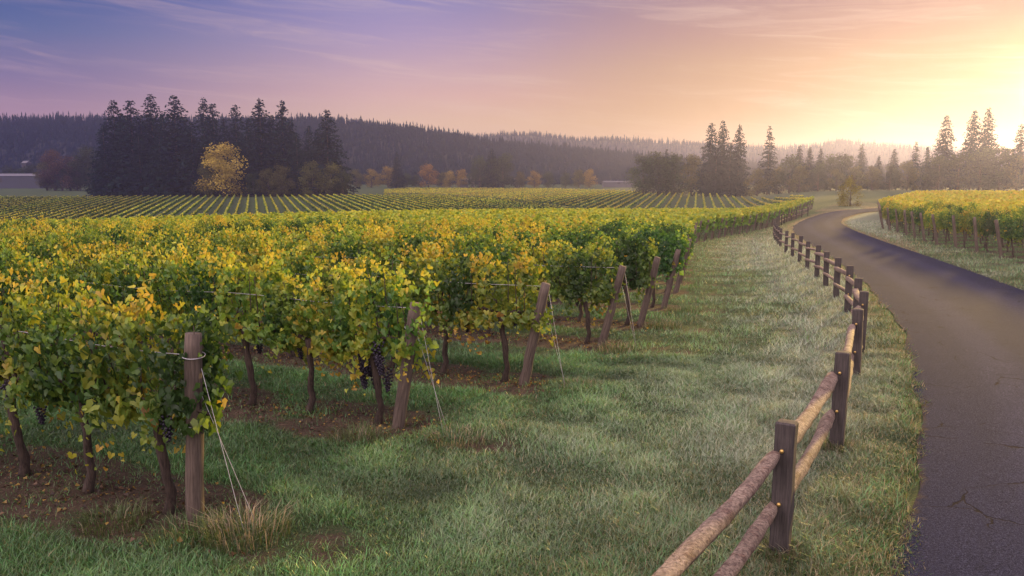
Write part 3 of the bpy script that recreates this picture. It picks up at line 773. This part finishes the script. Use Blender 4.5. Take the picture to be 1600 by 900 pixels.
for k, (px, py, n, h, sp, st_, lab) in enumerate(TUFTS):
    p = ground_at(px, py); o = link('grass_tuft', tuft_mesh(300 + k, n, h, sp, st_), None, (p[0], p[1], float(zf(*p)))); tag(o, lab, 'grass tuft')
n = 13000; rr = rng.integers(0, 5, n); uu = rng.uniform(-.5, 14, n) ** 1.0; X = ends[rr, 0] + D1[0] * uu + N1[0] * rng.normal(0, .38, n); Y = ends[rr, 1] + D1[1] * uu + N1[1] * rng.normal(0, .38, n)
C = np.c_[X, Y, zf(X, Y) + .022 * bumps(X, Y) + rng.uniform(.004, .03, n)]; Nn = rng.normal(0, .45, (n, 3)); Nn[:, 2] += 1; Tt = rng.normal(0, 1, (n, 3))
V, Fc, k = leaf_faces(C, Nn, Tt, .027 * rng.uniform(.5, 1.4, n), 1)
cc = np.array([(.14, .085, .045), (.10, .06, .036), (.28, .20, .05), (.07, .045, .03), (.05, .035, .024)])[rng.integers(0, 5, n)] * rng.uniform(.7, 1.2, (n, 1))
tag(link('fallen_leaves', mesh_np('fallen_leaves', V, Fc, np.repeat(cc, k, 0), M_leaf)), 'brown and yellow fallen leaves on the bare soil under the vines', kind='stuff')

# ------------------------------------------------------------------ far striped vineyards: each row a thing
def far_row(p, q, wide, seed, density, size, warmth):
    r = np.random.default_rng(seed); L = math.hypot(*(q - p)); n = int(L * density); s = r.random(n); d = (q - p) / L; sd = np.array([-d[1], d[0]])
    zt = 1 - r.random(n) ** 1.8; ly = r.normal(0, wide, n) * (1.3 - .7 * zt)
    XY = p[None] + d[None] * (s * L)[:, None] + sd[None] * ly[:, None]
    zz = zf(XY[:, 0], XY[:, 1]) + .45 + 1.0 * zt * (1 + .06 * np.sin(s * L * 1.7 + seed) + r.normal(0, .05, n))
    Nv = r.normal(0, .6, (n, 3)); Nv[:, 2] += .6 * zt; Tv = r.normal(0, 1, (n, 3))
    V, Fc, k = leaf_faces(np.c_[XY, zz], Nv, Tv, size * r.uniform(.6, 1.3, n), 0)
    tint = warmth - .24 + r.normal(0, .05, n) + .42 * ss(.62, .95, zt)  # lit crest and shaded flanks of the row painted into its leaf tint
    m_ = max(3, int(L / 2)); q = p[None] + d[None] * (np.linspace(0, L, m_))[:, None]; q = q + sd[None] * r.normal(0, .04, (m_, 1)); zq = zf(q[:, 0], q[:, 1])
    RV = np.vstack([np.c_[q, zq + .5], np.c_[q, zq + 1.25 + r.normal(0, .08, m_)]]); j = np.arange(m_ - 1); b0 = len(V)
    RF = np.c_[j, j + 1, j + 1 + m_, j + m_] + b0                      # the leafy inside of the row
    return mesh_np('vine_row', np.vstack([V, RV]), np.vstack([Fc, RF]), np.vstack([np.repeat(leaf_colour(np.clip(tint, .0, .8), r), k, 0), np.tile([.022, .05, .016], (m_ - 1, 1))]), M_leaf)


seam = lambda X, Y: np.interp(X / Y, [-.9, -.12, .02, .13, .2], [332, 332, 262, 196, 150])
def rows(az_deg, spacing, lo, hi, ok, warmth, label, group, dens, size):
    d = np.array([math.sin(R(az_deg)), math.cos(R(az_deg))]); sd = np.array([d[1], -d[0]]); k = 0
    for c_ in np.arange(lo, hi, spacing):
        T = np.arange(140, 470, 1.5); Q = sd[None] * c_ + d[None] * T[:, None]; good = ok(Q[:, 0], Q[:, 1])
        if good.sum() < 6: continue
        g = Q[good]; k += 1
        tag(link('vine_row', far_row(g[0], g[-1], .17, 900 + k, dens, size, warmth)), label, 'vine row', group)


rows(-17.8, 2.72, -190, 160, lambda X, Y: (Y > 150) & (Y < np.minimum(seam(X, Y), 324)) & (X / Y > -.72), .43, 'trellised vine row in the striped field in front of the dark fir grove', 'vine rows of the striped field before the fir grove', 5.5, .26)
rows(13.0, 2.72, -150, 40, lambda X, Y: (Y > np.maximum(seam(X, Y) + 7, 160)) & (Y < np.interp(X / Y, [-.3, .05, .25, .36, .4], [450, 420, 330, 225, 180])) & (X / Y < .365) & (X / Y > -.16), .48, 'trellised vine row in the striped field left of the far end of the road', 'vine rows of the striped field near the end of the road', 4.5, .28)


# ------------------------------------------------------------------ trees
def spot(px, ytop, D):
    r = ray(px, ytop); t_ = D / r[1]; X = r[0] * t_; z = float(zf(X, D)); return X, D, z, H + r[2] * t_ - z


def conifer(seed, n_lv=44, full=1.0):
    """unit height; crown radius about .2"""
    r = np.random.default_rng(seed); C, Nn, Tt, sz, cc = [], [], [], [], []
    for k in range(n_lv):
        f = (k + r.random() * .6) / n_lv; z = .05 + .945 * f; rad = .235 * full * (1 - f) ** .72 * (1 + .10 * math.sin(k * 1.9 + seed)) + .005
        nb = int(13 * (1 - f) + 6)
        for b in range(nb):
            a = r.uniform(0, 6.283); rb = rad * r.uniform(.62, 1.18); m = max(2, int(9 * rb / .2) + 2)
            s = (np.arange(m) + .5) / m; droop = -.30 * rb * s ** 1.4 + .07 * rb
            P = np.c_[np.cos(a) * rb * s, np.sin(a) * rb * s, z + droop] + r.normal(0, .006, (m, 3))
            C.append(P); Nn.append(np.c_[r.normal(0, .5, m), r.normal(0, .5, m), np.full(m, .8)]); Tt.append(np.c_[np.full(m, math.cos(a)), np.full(m, math.sin(a)), r.normal(-.45, .3, m)])
            sz.append((.022 - .008 * f) * r.uniform(.7, 1.3, m)); cc.append(np.array([.009, .021, .018]) * r.uniform(.6, 1.5, (m, 1)))
    C = np.vstack(C); V, Fc, k = leaf_faces(C, np.vstack(Nn), np.vstack(Tt), np.concatenate(sz), 1)
    crown = mesh_np('crown', V, Fc, np.repeat(np.vstack(cc), k, 0), M_needle)
    trunk = MB().tube([(0, 0, -.02), (0, 0, .1), (0, 0, .5), (0, 0, .97)], [.016, .013, .009, .002], 7, .05).mesh('trunk', M_tbark)
    return crown, trunk


def broadleaf(seed, base, n_leaf=3400, wide=.40, low=-.04):
    """unit height"""
    r = np.random.default_rng(seed); b = MB(); b.tube([(0, 0, -.03), (.01, 0, .15), (.0, .01, .45), (.02, 0, .7)], [.03, .022, .015, .005], 7, .06)
    nl = 20; L = []
    for k in range(nl):
        f = (k + r.random()) / nl; a = r.uniform(0, 6.283); rr = wide * math.sin(math.pi * min(.97, .30 + .62 * f)) * r.uniform(.3, .85)
        c_ = np.array([math.cos(a) * rr, math.sin(a) * rr, low + .14 + (.74 - low) * f]); L.append((c_, r.uniform(.12, .20)))
        if k < 9: b.tube([(0, 0, .12 + .3 * f), c_ * [.5, .5, 1] + [0, 0, -.08], c_], [.011, .007, .003], 5, .05)
    C, Nn, cc = [], [], []
    for c_, s in L:
        m = n_leaf // nl; v = r.normal(0, 1, (m, 3)); v /= np.linalg.norm(v, axis=1)[:, None]; q = c_ + v * (s * r.random((m, 1)) ** .45) * [1.1, 1.1, .85] + r.normal(0, .012, (m, 3))
        C.append(q); Nn.append(v + r.normal(0, .5, (m, 3))); cc.append(np.array(base) * r.uniform(.7, 1.25) * r.uniform(.6, 1.4, (m, 1)))
    C = np.vstack(C); zmax = C[:, 2].max(); C[:, 2] = C[:, 2] / zmax; m = len(C)
    V, Fc, k = leaf_faces(C, np.vstack(Nn), r.normal(0, 1, (m, 3)), .022 * r.uniform(.6, 1.3, m), 1)
    return mesh_np('crown', V, Fc, np.repeat(np.vstack(cc), k, 0), M_tree), b.mesh('trunk', M_tbark)


CON = [conifer(k, 44, f) for k, f in enumerate((1.0, .9, 1.1, .95, 1.05))]
CON_T = [conifer(20 + k, 30, .8) for k in range(2)]
GREEN = (.035, .050, .022); OLIVE = (.085, .085, .03); GOLD = (.24, .17, .05); RUST = (.09, .06, .045); AMBER = (.26, .165, .055)
BR = {n: [broadleaf(60 + 7 * i + j, c_) for j in range(2)] for i, (n, c_) in enumerate((('green', GREEN), ('olive', OLIVE), ('gold', GOLD), ('rust', RUST), ('amber', AMBER), ('maple', (.34, .25, .06))))}
cnt_ = 0


def tree(kind, px, ytop, D, label, wide=1.0, group=None, name=None):
    global cnt_; cnt_ += 1
    X, Y, z, h = spot(px, ytop, D); src = (CON if kind == 'fir' else CON_T if kind == 'slim' else BR[kind]); crown, trunk = src[cnt_ % len(src)]
    nm = name or ('conifer_tree' if kind in ('fir', 'slim') else 'broadleaf_tree')
    o = thing(nm, label, 'shrub' if nm == 'shrub' else 'tree', (X, Y, z), cnt_ * 2.4, (h * wide, h * wide, h), group)
    link('crown', crown, o); link('trunk', trunk, o); return o


G1 = 'dark firs of the grove behind the striped field'
for px, yt, D, wd, lab in [
        (160, 192, 343, 1.0, 'shorter dark fir at the outer edge of the grove near the rusty trees'),
        (176, 156, 350, .95, 'dark pointed fir near the outer end of the grove, paired with a broad one'),
        (203, 155, 346, 1.15, 'broad flat-topped dark fir in the outer half of the grove'),
        (234, 144, 353, .9, 'tallest thin-topped dark fir of the grove'),
        (271, 147, 346, 1.15, 'tall broad dark fir in the middle of the big grove'),
        (298, 188, 342, .9, 'short dark fir filling the gap below two tall ones above the golden maple'),
        (317, 152, 355, .9, 'thin-topped dark fir rising above the golden maple'),
        (332, 160, 349, 1.0, 'dark fir directly behind the golden maple'),
        (367, 161, 357, .85, 'slim dark fir standing between the two dips in the grove skyline'),
        (385, 205, 348, 1.0, 'short dark fir just inward from the golden maple'),
        (405, 153, 347, 1.1, 'tall broad dark fir in the inner half of the grove'),
        (440, 156, 351, 1.0, 'tall dark fir with a ragged side, second tall one from the inner end'),
        (463, 210, 346, .9, 'short dark fir behind the small amber shrubs of the grove'),
        (482, 195, 357, .9, 'small pale fir in the skyline dip before the last fir of the grove'),
        (510, 170, 344, 1.1, 'lone pointed dark fir ending the grove toward the middle of the valley'),
        (248, 205, 341, 1.0, 'short dark fir in front of the tallest firs of the grove'),
        (189, 176, 352, 1.0, 'dark fir filling the gap between the first two tall firs of the grove'),
        (219, 178, 350, 1.0, 'dark fir filling the gap just before the tallest fir of the grove'),
        (253, 176, 352, 1.0, 'dark fir filling the gap just after the tallest fir of the grove'),
        (288, 186, 350, 1.0, 'dark fir behind the broad middle fir of the grove'),
        (350, 184, 352, 1.0, 'dark fir between the golden maple firs and the slim one'),
        (388, 184, 352, 1.0, 'dark fir just before the tall broad inner fir'),
        (423, 178, 352, 1.0, 'dark fir filling the gap between the two tall inner firs'),
        (454, 186, 354, 1.0, 'dark fir just after the ragged tall inner fir'),
        (496, 200, 348, 1.0, 'dark fir close behind the lone end fir'),
        (216, 210, 340, 1.1, 'short wide dark fir at the front of the grove')]:
    tree('fir', px, yt, D, lab, wd * 1.18, G1)
tree('maple', 347, 221, 336, 'golden maple glowing in front of the dark fir grove', 1.15)
tree('olive', 322, 252, 337, 'olive tree leaning against the golden maple', .9, name='shrub')
for px, yt, lab, kd in [(418, 262, 'olive shrub at the foot of the grove beside the golden maple', 'olive'), (440, 256, 'amber topped shrub at the foot of the grove', 'olive'), (487, 250, 'amber shrub at the foot of the lone end fir', 'olive'), (516, 252, 'rusty amber shrub at the inner corner of the grove', 'olive'), (535, 264, 'small dark shrub closing the inner corner of the grove', 'green'), (394, 268, 'small dark shrub between maple and firs', 'green')]:
    tree(kd, px, yt, 336, lab, 1.05, name='shrub')
for px, yt, kd, lab in [(82, 233, 'rust', 'rusty red tree rising behind green bushes beside the grove'), (106, 242, 'rust', 'lower rusty tree between the red one and the grove'), (70, 250, 'olive', 'olive bush below the rusty red tree, nearest the pale low building'), (95, 255, 'green', 'dark green bush under the rusty trees'), (118, 250, 'green', 'green bush between the rusty trees and the grove'), (135, 226, 'green', 'tall loose green tree touching the outer edge of the grove')]:
    tree(kd, px, yt, 425, lab, .95)
for px, yt, lab in [(14, 258, 'dark bush behind the long low barn at the outer edge'), (48, 256, 'dark bush between the gabled house and the rusty trees'), (30, 262, 'low dark bush in front of the small gabled house')]:
    tree('green', px, yt, 486, lab, 1.3, name='shrub')
G2 = 'autumn shrubs across the valley'
for px, yt, kd, lab in [(556, 263, 'olive', 'dull amber shrub right beside the end of the fir grove'), (580, 263, 'gold', 'amber shrub second from the fir grove in the valley hedge'), (606, 259, 'gold', 'rounded amber tree third from the fir grove in the valley hedge'), (636, 270, 'green', 'dark low bush in the valley hedge before the bright orange tree'), (650, 272, 'green', 'dark low bush against the bright orange tree'), (669, 255, 'amber', 'bright orange round tree in the valley hedge'), (690, 268, 'olive', 'low amber bush just past the bright orange tree'), (703, 266, 'gold', 'amber bush before the small white shed'), (722, 263, 'gold', 'small amber tree above the white shed'),
                        (812, 267, 'olive', 'faded amber bush just past the dark round clump'), (835, 266, 'gold', 'yellow dome shaped tree past the dark round clump'), (856, 267, 'green', 'dark bush beside the yellow dome shaped tree'), (884, 268, 'green', 'wide dark bush in the middle of the far hedge'), (905, 264, 'olive', 'faded olive tree behind the wide dark bush'), (921, 263, 'gold', 'amber tree ending the far hedge before the pale long building')]:
    tree(kd, px, yt, 490, lab, 1.15, G2)
for px, yt, kd, wd, lab in [(750, 242, 'green', .9, 'dark tree on the near side of the round valley clump'), (768, 231, 'fir', 1.3, 'dark pointed tree topping the round valley clump'), (786, 238, 'green', 1.0, 'dark tree on the far side of the round valley clump'), (772, 246, 'green', 1.2, 'dark wide tree in front of the round valley clump'), (620, 236, 'fir', 1.0, 'hazy lone fir behind the amber valley hedge')]:
    tree(kd, px, yt, 482, lab, wd)
for px, yt, D, kd, wd, lab in [
        (1006, 241, 335, 'green', 1.1, 'dark round tree at the outer end of the clump by the striped field'), (1030, 236, 340, 'green', 1.1, 'dark round tree, second in the clump by the striped field'), (1056, 238, 336, 'green', 1.1, 'dark round tree in the middle of the clump by the tall firs'), (1082, 240, 340, 'olive', 1.1, 'olive round tree touching the tall triple firs'),
        (1042, 232, 352, 'fir', .9, 'small fir tip poking above the dark round trees'), (1112, 190, 335, 'fir', .95, 'tall ragged fir, outer one of the triple firs'), (1130, 187, 340, 'fir', .9, 'tallest ragged fir in the centre of the triple firs'), (1156, 194, 336, 'fir', .95, 'tall ragged fir, inner one of the triple firs'), (1142, 222, 331, 'fir', 1.2, 'shorter dark fir filling the base of the triple firs'), (1120, 230, 331, 'fir', 1.2, 'short wide fir under the outer triple firs'),
        (1203, 196, 330, 'slim', 1.0, 'single slim see-through fir past the triple firs'), (1185, 262, 325, 'olive', 1.2, 'hazy bush at the foot of the slim fir'), (1215, 258, 328, 'olive', 1.2, 'hazy bush just past the slim fir'),
        (1236, 240, 322, 'green', 1.0, 'hazy round tree where the long treeline begins'), (1250, 226, 335, 'fir', 1.0, 'hazy fir, first peak of the long treeline'), (1266, 229, 330, 'fir', 1.0, 'hazy fir, second peak of the long treeline'), (1283, 231, 338, 'fir', 1.0, 'hazy fir, third peak of the long treeline'), (1300, 240, 325, 'green', 1.1, 'hazy round tree behind the roadside bush'), (1320, 238, 330, 'green', 1.1, 'hazy round tree straight above the roadside bush'),
        (1347, 224, 333, 'fir', 1.0, 'hazy pointed fir standing above the middle of the long treeline'), (1374, 242, 326, 'fir', 1.0, 'hazy small fir past the pointed middle fir'), (1398, 232, 333, 'fir', 1.1, 'hazy broad fir before the sunlit group'), (1336, 258, 318, 'olive', 1.1, 'hazy bush in front of the pointed middle fir'), (1364, 258, 320, 'olive', 1.1, 'hazy bush past the pointed middle fir'), (1392, 256, 318, 'green', 1.1, 'hazy bush under the broad fir'),
        (1420, 250, 322, 'olive', 1.1, 'glowing hazy bush before the sunlit firs'), (1432, 221, 330, 'slim', 1.1, 'thin glowing fir at the start of the sunlit group'), (1450, 228, 322, 'fir', 1.0, 'short glowing fir next to the tall sunlit one'), (1480, 180, 320, 'fir', .95, 'tall single glowing fir before the sunlit pair'), (1470, 240, 312, 'green', 1.1, 'glowing tree at the foot of the tall single glowing fir'), (1500, 236, 316, 'green', 1.2, 'glowing tree between the tall single fir and the sunlit pair'),
        (1524, 171, 318, 'fir', .95, 'glowing fir, outer one of the sunlit pair'), (1546, 167, 322, 'fir', .95, 'glowing fir, inner and taller one of the sunlit pair'), (1535, 228, 312, 'green', 1.2, 'glowing tree at the foot of the sunlit pair'), (1566, 226, 316, 'green', 1.2, 'glowing tree just past the sunlit pair'), (1597, 192, 322, 'fir', .85, 'glowing fir in front of the sun'), (1592, 240, 314, 'olive', 1.2, 'glowing bush below the sun'), (1625, 240, 316, 'green', 1.2, 'glowing tree beyond the fir in front of the sun'), (1250, 256, 318, 'olive', 1.1, 'hazy bush under the first treeline peak'), (1280, 256, 318, 'green', 1.1, 'hazy bush under the third treeline peak'), (1308, 262, 316, 'olive', 1.1, 'hazy low bush behind the roadside bush')]:
    tree(kd, px, yt, D, lab, wd)
bp_ = ground_at(1331, 322); X, Y, z, h = spot(1331, 273, bp_[1])
o = thing('shrub', 'lone olive bush beside the far bend of the road', 'shrub', (X, Y, z - .14 * h), .4, (h * 1.0, h * 1.0, h * 1.14)); link('crown', broadleaf(200, (.17, .15, .04), 2600, .42, -.1)[0], o); link('trunk', BR['olive'][0][1], o)

# ------------------------------------------------------------------ small farm buildings far off
def shed(name, label, px0, px1, ybase, ytop, D, depth, roof_share, mw, mr):
    X0 = ray(px0, ybase); X1 = ray(px1, ybase); x0 = X0[0] * D / X0[1]; x1 = X1[0] * D / X1[1]; zb = H + X0[2] * D / X0[1]
    rt = ray(px0, ytop); zt = H + rt[2] * D / rt[1]; L = x1 - x0; hh = zt - zb; hw = hh * (1 - roof_share)
    o = thing(name, label, 'building', (x0 + L / 2, D + depth / 2, zb))
    link('wall', MB().box((-L / 2, -depth / 2, -4), (L / 2, depth / 2, hw)).mesh('wall', mw, False), o)
    e = .3; V = np.array([(-L / 2 - e, -depth / 2 - e, hw + .02), (L / 2 + e, -depth / 2 - e, hw + .02), (L / 2 + e, depth / 2 + e, hw + .02), (-L / 2 - e, depth / 2 + e, hw + .02), (-L / 2 - e, 0, hh), (L / 2 + e, 0, hh)])
    b = MB(); b.add(V, [[0, 1, 5, 4], [2, 3, 4, 5], [0, 4, 3, 3], [1, 2, 5, 5], [0, 3, 2, 1]]); link('roof', b.mesh('roof', mr, False), o)
    d_ = MB().box((-.9, -depth / 2 - .06, -.1), (.9, -depth / 2 - .005, hw * .75)); link('door', d_.mesh('door', M_fpost, False), o)
    return o


shed('farm_shed', 'small white shed in the valley hedge beside the dark round clump', 719, 731, 283.5, 278, 488, 6, .4, M_white, M_roof)
shed('farmhouse', 'tiny pale house just before the dark round clump', 735, 741, 283.5, 276.5, 492, 6, .5, M_white, M_roof)
shed('farmhouse', 'tiny white house just past the dark round clump', 804, 810, 284.5, 278, 492, 6, .45, M_white, M_roof)
shed('barn', 'long low pale barn before the dark round trees', 944, 990, 287, 282.4, 500, 12, .5, M_white, M_roof)
shed('barn', 'long low barn with a pale roof at the outer edge of the valley', -60, 62, 284.5, 271, 470, 16, .3, M_dim, M_dimroof)
shed('farmhouse', 'small gabled house below the forested ridge beside the rusty trees', 34, 41, 262, 251, 500, 6, .35, M_dim, M_dimroof)

# ------------------------------------------------------------------ hills and their forest
def hill(name, outline, D0, D1_, drop, label):
    px = np.arange(-700, 2320, 6.0); yt = np.interp(px, [p[0] for p in outline], [p[1] for p in outline]) + drop
    azs = (px - 800) / F; fr = np.array([0, .15, .3, .45, .6, .75, .88, 1.0, 1.1, 1.25]); pr = np.array([-.05, .10, .30, .52, .72, .87, .96, 1.0, .97, .8])
    top = H + (285 - yt) / F * D1_
    Yd = D0 + (D1_ - D0) * fr; V = []
    for y, q in zip(Yd, pr):
        X = azs * y; V.append(np.c_[X, np.full(len(px), y), 1.0 + (top * 1.0 - 1.0) * q - (3 if q < 0 else 0)])
    V = np.vstack(V); n = len(px); i = (np.arange(len(fr) - 1)[:, None] * n + np.arange(n - 1)[None]).ravel()
    tag(link(name, mesh_np(name, V, np.c_[i, i + 1, i + n + 1, i + n], None, M_hillsoil, True)), label, kind='structure')
    return azs, top, fr, pr


def forest(name, hl, D0, D1_, n, hmin, hmax, seg, label, c_):
    azs, top, fr, pr = hl; r = np.random.default_rng(len(name) + n); a = r.uniform(-.80, .86, n); f = r.random(n) ** .92; y = D0 + (D1_ - D0) * f
    f = np.where(r.random(n) < .16, r.uniform(.94, 1.03, n), f); y = D0 + (D1_ - D0) * f
    tp = np.interp(a, azs, top); z = 1 + (tp - 1) * np.interp(f, fr, pr); X = a * y; hh = r.uniform(hmin, hmax, n) * np.where(r.random(n) < .12, 1.35, 1); rad = hh * r.uniform(.15, .22, n)
    th = np.arange(seg) / seg * 6.283; Vs, Fs, Cs = [], [], []; base = 0
    levels = [(0.02, .95, .42), (.30, .72, .66), (.55, .46, .84), (.76, .27, 1.0)]
    for lo, rr, hi in levels:
        ring = np.stack([X[:, None] + np.cos(th + r.uniform(0, 6)) * rad[:, None] * rr * r.uniform(.65, 1.3, (n, seg)), y[:, None] + np.sin(th) * rad[:, None] * rr * r.uniform(.65, 1.3, (n, seg)), z[:, None] + hh[:, None] * (lo + r.normal(0, .035, (n, seg)))], -1)
        tip = np.stack([X, y, z + hh * hi], -1)[:, None]
        V = np.concatenate([ring, tip], 1).reshape(-1, 3); k = (np.arange(n) * (seg + 1))[:, None] + base; j = np.arange(seg)[None]
        Fs.append(np.stack([k + j, k + (j + 1) % seg, k + seg + 0 * j], -1).reshape(-1, 3)); Vs.append(V); base += len(V)
        Cs.append(np.repeat(np.array(c_) * r.uniform(.75, 1.2, (n, 1)), seg, 0))
    tag(link(name, mesh_np(name, np.vstack(Vs), np.vstack(Fs), np.vstack(Cs), M_needle)), label, kind='stuff')


R1 = [(-700, 192), (-200, 188), (0, 187), (160, 185), (300, 188), (500, 187), (545, 189), (600, 195), (640, 200), (690, 208), (725, 214), (760, 219), (800, 224), (860, 229), (920, 234), (1000, 243), (1100, 254), (1300, 262), (2300, 264)]
R2 = [(-700, 222), (600, 216), (725, 211), (760, 211), (800, 207), (840, 208), (870, 212), (900, 216), (950, 215), (990, 217), (1060, 221), (1110, 224), (1200, 230), (1260, 226), (1305, 219), (1350, 223), (1420, 228), (1500, 236), (2300, 240)]
h1 = hill('hill', R1, 600, 700, 11, 'forested valley ridge')
forest('ridge_forest', h1, 602, 700, 22000, 5, 9, 6, 'dark conifer forest covering the near ridge across the valley', (.010, .021, .027))
h2 = hill('distant_hill', R2, 900, 1100, 6, 'farther hazy ridge')
forest('distant_forest', h2, 902, 1102, 11000, 4.5, 7.5, 5, 'hazy conifer forest covering the farther ridge', (.010, .021, .027))

# ------------------------------------------------------------------ haze: one closed box of thin, even air
hb = MB().box((-2300, -40, -14), (2300, 1600, 84)).mesh('haze', None, False)
m, t = material('thin_haze')
pv = t.add('ShaderNodeVolumePrincipled', inp={'Color': (.42, .44, .96, 1), 'Density': HAZE_DENSITY, 'Anisotropy': HAZE_G})
t.add('ShaderNodeOutputMaterial', inp={1: pv.outputs[0]})
hb.materials.append(m); tag(link('haze', hb), 'thin morning haze', kind='stuff')
print('vines', nv, nv2, 'rest', len(rest), 'fence posts', NP, 'rows', len(ends), len(ends2))
